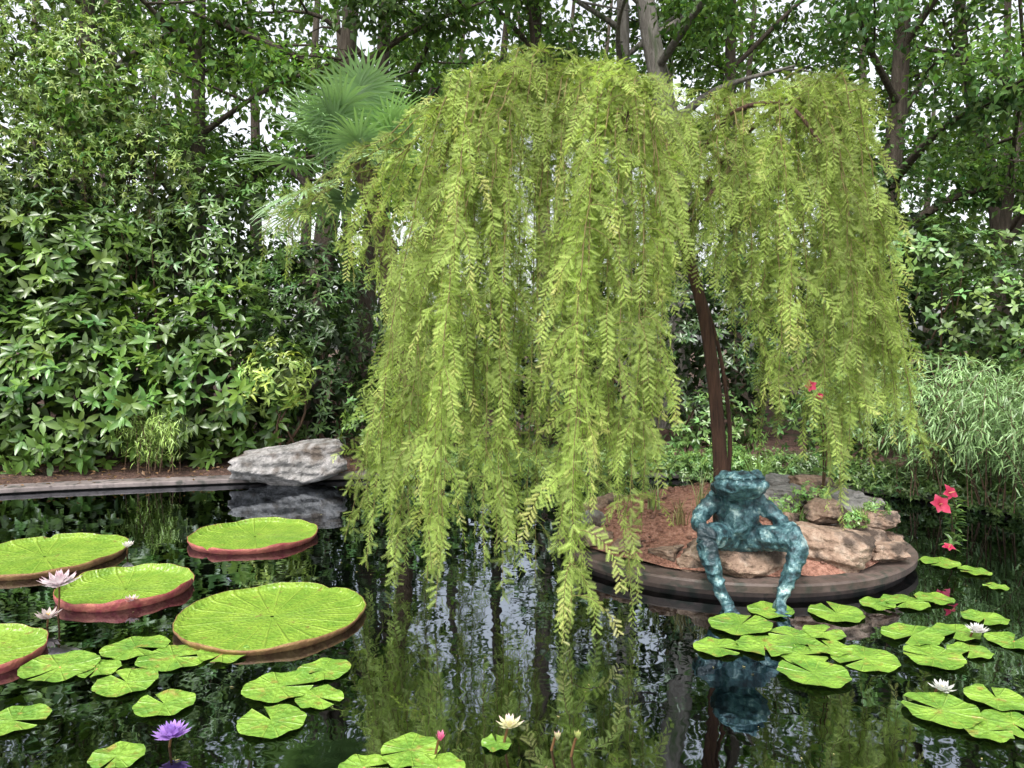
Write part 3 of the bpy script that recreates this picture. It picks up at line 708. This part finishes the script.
def lily_cluster(pads):
    e=empty('water_lily_plant'); S=Acc(); cx=np.mean([p[0] for p in pads]); cy_=np.mean([p[1] for p in pads])
    V=[];F=[];ang=[];rad=[]
    for (x,y,r) in pads:
        NS=44; R=7; b0=len(V); a0=rng.uniform(0,6.28); gap=rng.uniform(.12,.35); ph=rng.uniform(0,6.28); cup=rng.uniform(-.02,.07) ; tl=rng.normal(size=2)*.02
        r*=rng.uniform(.92,1.02); z0=.006+rng.uniform(0,.010)
        for i in range(R+1):
            q=(i/R)
            for j in range(NS+1):
                a=gap/2+(2*math.pi-gap)*j/NS; wob=1+.035*math.sin(2*a+ph)+.022*math.sin(9*a+ph)+.012*math.sin(17*a-ph)
                lx=q*r*wob*math.cos(a+a0); ly=q*r*wob*math.sin(a+a0)
                z=z0+.006*q*math.sin(6*a+ph)+cup*r*max(0,q-.6)*2.2*(.4+.6*math.sin(a*1+ph)**2)+max(0,(tl[0]*lx+tl[1]*ly))
                V.append((x+lx,y+ly,max(.003,z))); ang.append(j/NS); rad.append(q)
        for i in range(R):
            for j in range(NS):
                a=b0+i*(NS+1)+j; F.append((a,a+NS+1,a+NS+2,a+1))
        ex=cx+(x-cx)*.3+rng.normal()*.2; ey=cy_+(y-cy_)*.2-.45
        V_,F_=tube(spline([(x,y,.004),(x+(ex-x)*.4,y+(ey-y)*.4,-.04),(x+(ex-x)*.85,y+(ey-y)*.85,-.16),(ex,ey,-.6),(ex,ey,-.88)],12),np.full(12,.006),6); S.add(V_,F_,np.zeros((len(V_),3)))
    o=py_obj('pads',V,F,M_pad,parent=e); polar_uv(o,ang,rad)
    S.obj('stems',M_stem,e,True)
lily_cluster([(-2.52,4.12,.2),(-2.23,4.38,.18),(-1.94,4.25,.19),(-1.68,4.3,.15),(-2.05,3.93,.16),(-1.73,3.68,.15),(-2.38,3.53,.15),(-1.72,3.22,.11),(-2.3,4.1,.13),(-2.72,3.45,.13)])
lily_cluster([(-1.22,3.87,.19),(-1.04,4.08,.15),(-1.145,3.52,.165),(-.98,3.76,.12)])
lily_cluster([(-.45,3.27,.14),(-.31,3.14,.11),(-.07,3.33,.07),(-.63,3.14,.11)])
lily_cluster([(1.46,4.72,.2),(1.75,5.0,.16),(1.22,4.38,.14),(1.5,4.4,.16),(1.72,4.55,.14),(1.68,4.28,.15),(1.64,4.02,.19),(2.17,4.95,.19),(2.02,4.23,.19),(1.94,4.6,.13),(1.88,4.38,.12)])
lily_cluster([(2.74,5.15,.16),(2.46,4.55,.18),(2.42,4.24,.17),(2.52,5.1,.12),(2.76,4.6,.15),(3.1,4.85,.14),(3.04,4.48,.15),(2.98,5.22,.13),(2.68,4.33,.12)])
lily_cluster([(2.1,3.62,.18),(2.45,3.74,.15),(2.37,3.5,.13),(2.2,3.42,.1)])
lily_cluster([(3.53,6.1,.16),(3.66,5.85,.12),(3.6,5.5,.09),(3.3,6.2,.1)])
nd=260; P=np.stack([rng.uniform(-5,5,nd),rng.uniform(3,9,nd),np.full(nd,.004)],1); keep=((P[:,0]-ISL[0])/1.6)**2+((P[:,1]-ISL[1])/1.4)**2>1; P=P[keep]; nd=len(P)
d=rand_dirs(nd); d[:,2]=0; A=Acc(); T_,F_t=leafS(.4,.02,0)
V_,F_=bake(T_,F_t,frames(d,np.tile([0,0,1.],(nd,1))),P,rng.uniform(.008,.03,nd)); A.add(V_,F_,np.repeat(np.array([.3,.26,.12])*rng.uniform(.3,1.3,(nd,1)),4,0)); A.obj('floating_leaves',M_tree)

def hibiscus(name,base,blooms):
    e=empty(name);W=Acc();A=Acc();B=Acc();T_,F_t=leafT(.8,.10,.25)
    for (c,r,face) in blooms:
        c=np.array(c); p=spline([base,(np.array(base)+c)/2+[.05,0,.1],c],12); V_,F_=tube(p,np.linspace(.008,.004,12),5);W.add(V_,F_,np.zeros((len(V_),3)))
        q=p[3:-1]; whorls(A,np.repeat(q,2,0),np.tile([0,0,1.],(len(q)*2,1)),3,.10,leafT(.3),(.13,.23,.06))
        f=norm(np.array(face,float)[None])[0]; u=norm(np.cross(f,[0,0,1.])[None])[0]; v=np.cross(f,u)
        for k_ in range(5):
            a=k_*1.2566+rng.normal()*.12; d=f*rng.uniform(.25,.6)+u*math.cos(a)+v*math.sin(a); V_,F_=bake(T_,F_t,frames(d[None],f[None]-.3*d[None]),c[None],np.array([r*rng.uniform(.8,1.1)])); cc=np.tile([.50,.035,.09],(8,1)); cc[0]=[.2,.01,.02]; cc[7]=[.6,.10,.18]; B.add(V_,F_,cc*rng.uniform(.8,1.15))
        V_,F_=tube(np.array([c,c+f*r*.4,c+f*r*.8]),[.006,.005,.004],5); B.add(V_,F_,np.tile([.85,.5,.3],(len(V_),1)))
    W.obj('stems',M_twig,e);A.obj('leaves',M_leaf,e);B.obj('petals',M_flower,e)
hibiscus('hibiscus_plant',(4.1,6.9,-.1),[((3.76,6.5,.40),.10,(-.3,-1,.3)),((3.84,6.5,.5),.08,(.3,-1,.4)),((3.75,6.35,.06),.06,(0,-.6,1))])
hibiscus('hibiscus_plant',(2.6,6.2,.45),[((2.20,5.45,1.50),.055,(-.2,-1,.2)),((2.26,5.45,1.42),.04,(.4,-1,.2))])

# ------------------------------------------------------------------ frog sculpture
def build_frog(M):
    bm=bmesh.new()
    def ball(c,r,rot=None,sub=3,fn=None):
        res=bmesh.ops.create_icosphere(bm,subdivisions=sub,radius=1)
        for v in res['verts']:
            p=v.co.copy()
            if fn: p=fn(p)
            p=Vector((p.x*r[0],p.y*r[1],p.z*r[2]))
            if rot: p=rot@p
            v.co=p+Vector(c)
    def limb(pts):
        n=len(pts)*5; P=spline([p[:3] for p in pts],n); R=np.interp(np.linspace(0,1,n),np.linspace(0,1,len(pts)),[p[3] for p in pts])
        rings=[]; S=12
        tg=np.gradient(P,axis=0); tg/=np.linalg.norm(tg,axis=1)[:,None]
        for i in range(n):
            t=Vector(tg[i]); u=t.cross(Vector((.2,.3,.93) if abs(t.z)<.8 else (.9,.1,.1))).normalized(); w_=t.cross(u)
            rings.append([bm.verts.new(Vector(P[i])+(u*math.cos(a)+w_*math.sin(a))*R[i]) for a in [2*math.pi*k/S for k in range(S)]])
        for i in range(n-1):
            for k in range(S): bm.faces.new((rings[i][k],rings[i][(k+1)%S],rings[i+1][(k+1)%S],rings[i+1][k]))
        bm.faces.new(rings[0][::-1]); bm.faces.new(rings[-1])
        for e in (0,-1): ball(pts[e][:3],(pts[e][3]*1.01,)*3)
    limb([(1.67,5.54,.38,.15),(1.665,5.52,.50,.165),(1.655,5.49,.61,.16),(1.645,5.43,.70,.13),(1.635,5.37,.75,.10)])
    ball((1.66,5.46,.52),(.16,.15,.17)); ball((1.655,5.48,.63),(.19,.11,.09))
    for sx,k in ((-1,[(1.60,5.46,.38,.10),(1.46,5.32,.43,.095),(1.365,5.19,.43,.075),(1.375,5.14,.32,.064),(1.42,5.10,.16,.05),(1.465,5.07,.04,.045),(1.475,5.0,0,.04)]),
                 (1,[(1.75,5.46,.38,.10),(1.88,5.30,.42,.095),(1.985,5.17,.41,.075),(1.96,5.12,.30,.064),(1.885,5.08,.15,.05),(1.825,5.05,.04,.045),(1.81,4.98,0,.04)])):
        limb(k); f=k[-1]
        for q in (-1.4,-.45,.45,1.4):
            limb([(f[0]+q*.014,f[1],f[2],.022),(f[0]+q*.03,f[1]-.06,f[2]-.012,.016),(f[0]+q*.048,f[1]-.125+.012*abs(q),f[2]-.03,.014)])
    for k in ([(1.50,5.47,.65,.075),(1.405,5.44,.57,.062),(1.35,5.36,.51,.05),(1.345,5.24,.505,.046)],[(1.80,5.47,.65,.075),(1.90,5.42,.57,.062),(1.965,5.33,.51,.05),(1.985,5.22,.49,.046)]):
        limb(k); f=k[-1]
        for q in (-1.4,-.45,.45,1.4):
            limb([(f[0]+q*.012,f[1],f[2],.018),(f[0]+q*.022,f[1]-.055,f[2]-.005,.014),(f[0]+q*.032,f[1]-.09+.008*abs(q),f[2]-.055,.011)])
    def headfn(p):
        q=p.copy()
        if q.y<.5:
            zz=p.z+.02-.25*abs(p.x)**1.5
            s=1-.18*math.exp(-(zz/.13)**2)*min(1,(.5-p.y)*2); q.x*=s; q.y*=s
        if p.z>.2: q.z*=.88+.12*p.y
        return q
    R=Matrix.Rotation(math.radians(-18),3,'X')
    ball((1.63,5.30,.80),(.20,.20,.11),R,5,headfn)
    for s in (-1,1):
        ball((1.63+s*.11,5.27,.875),(.042,.05,.034)); ball((1.63+s*.03,5.115,.865),(.012,.012,.008))
    me=bpy.data.meshes.new('frog_statue'); bm.to_mesh(me); bm.free(); me.materials.append(M)
    o=link(bpy.data.objects.new('frog_statue',me))
    rm=o.modifiers.new('r','REMESH'); rm.mode='VOXEL'; rm.voxel_size=.007; rm.use_smooth_shade=True
    sm=o.modifiers.new('sm','SMOOTH'); sm.iterations=3
    tx=bpy.data.textures.new('crumple','MUSGRAVE'); tx.noise_scale=.08; tx.musgrave_type='RIDGED_MULTIFRACTAL'
    dm=o.modifiers.new('d','DISPLACE'); dm.texture=tx; dm.strength=.014; dm.mid_level=.8; dm.texture_coords='GLOBAL'
    sm=o.modifiers.new('sm2','SMOOTH'); sm.iterations=1
build_frog(M_bronze)
print('done')
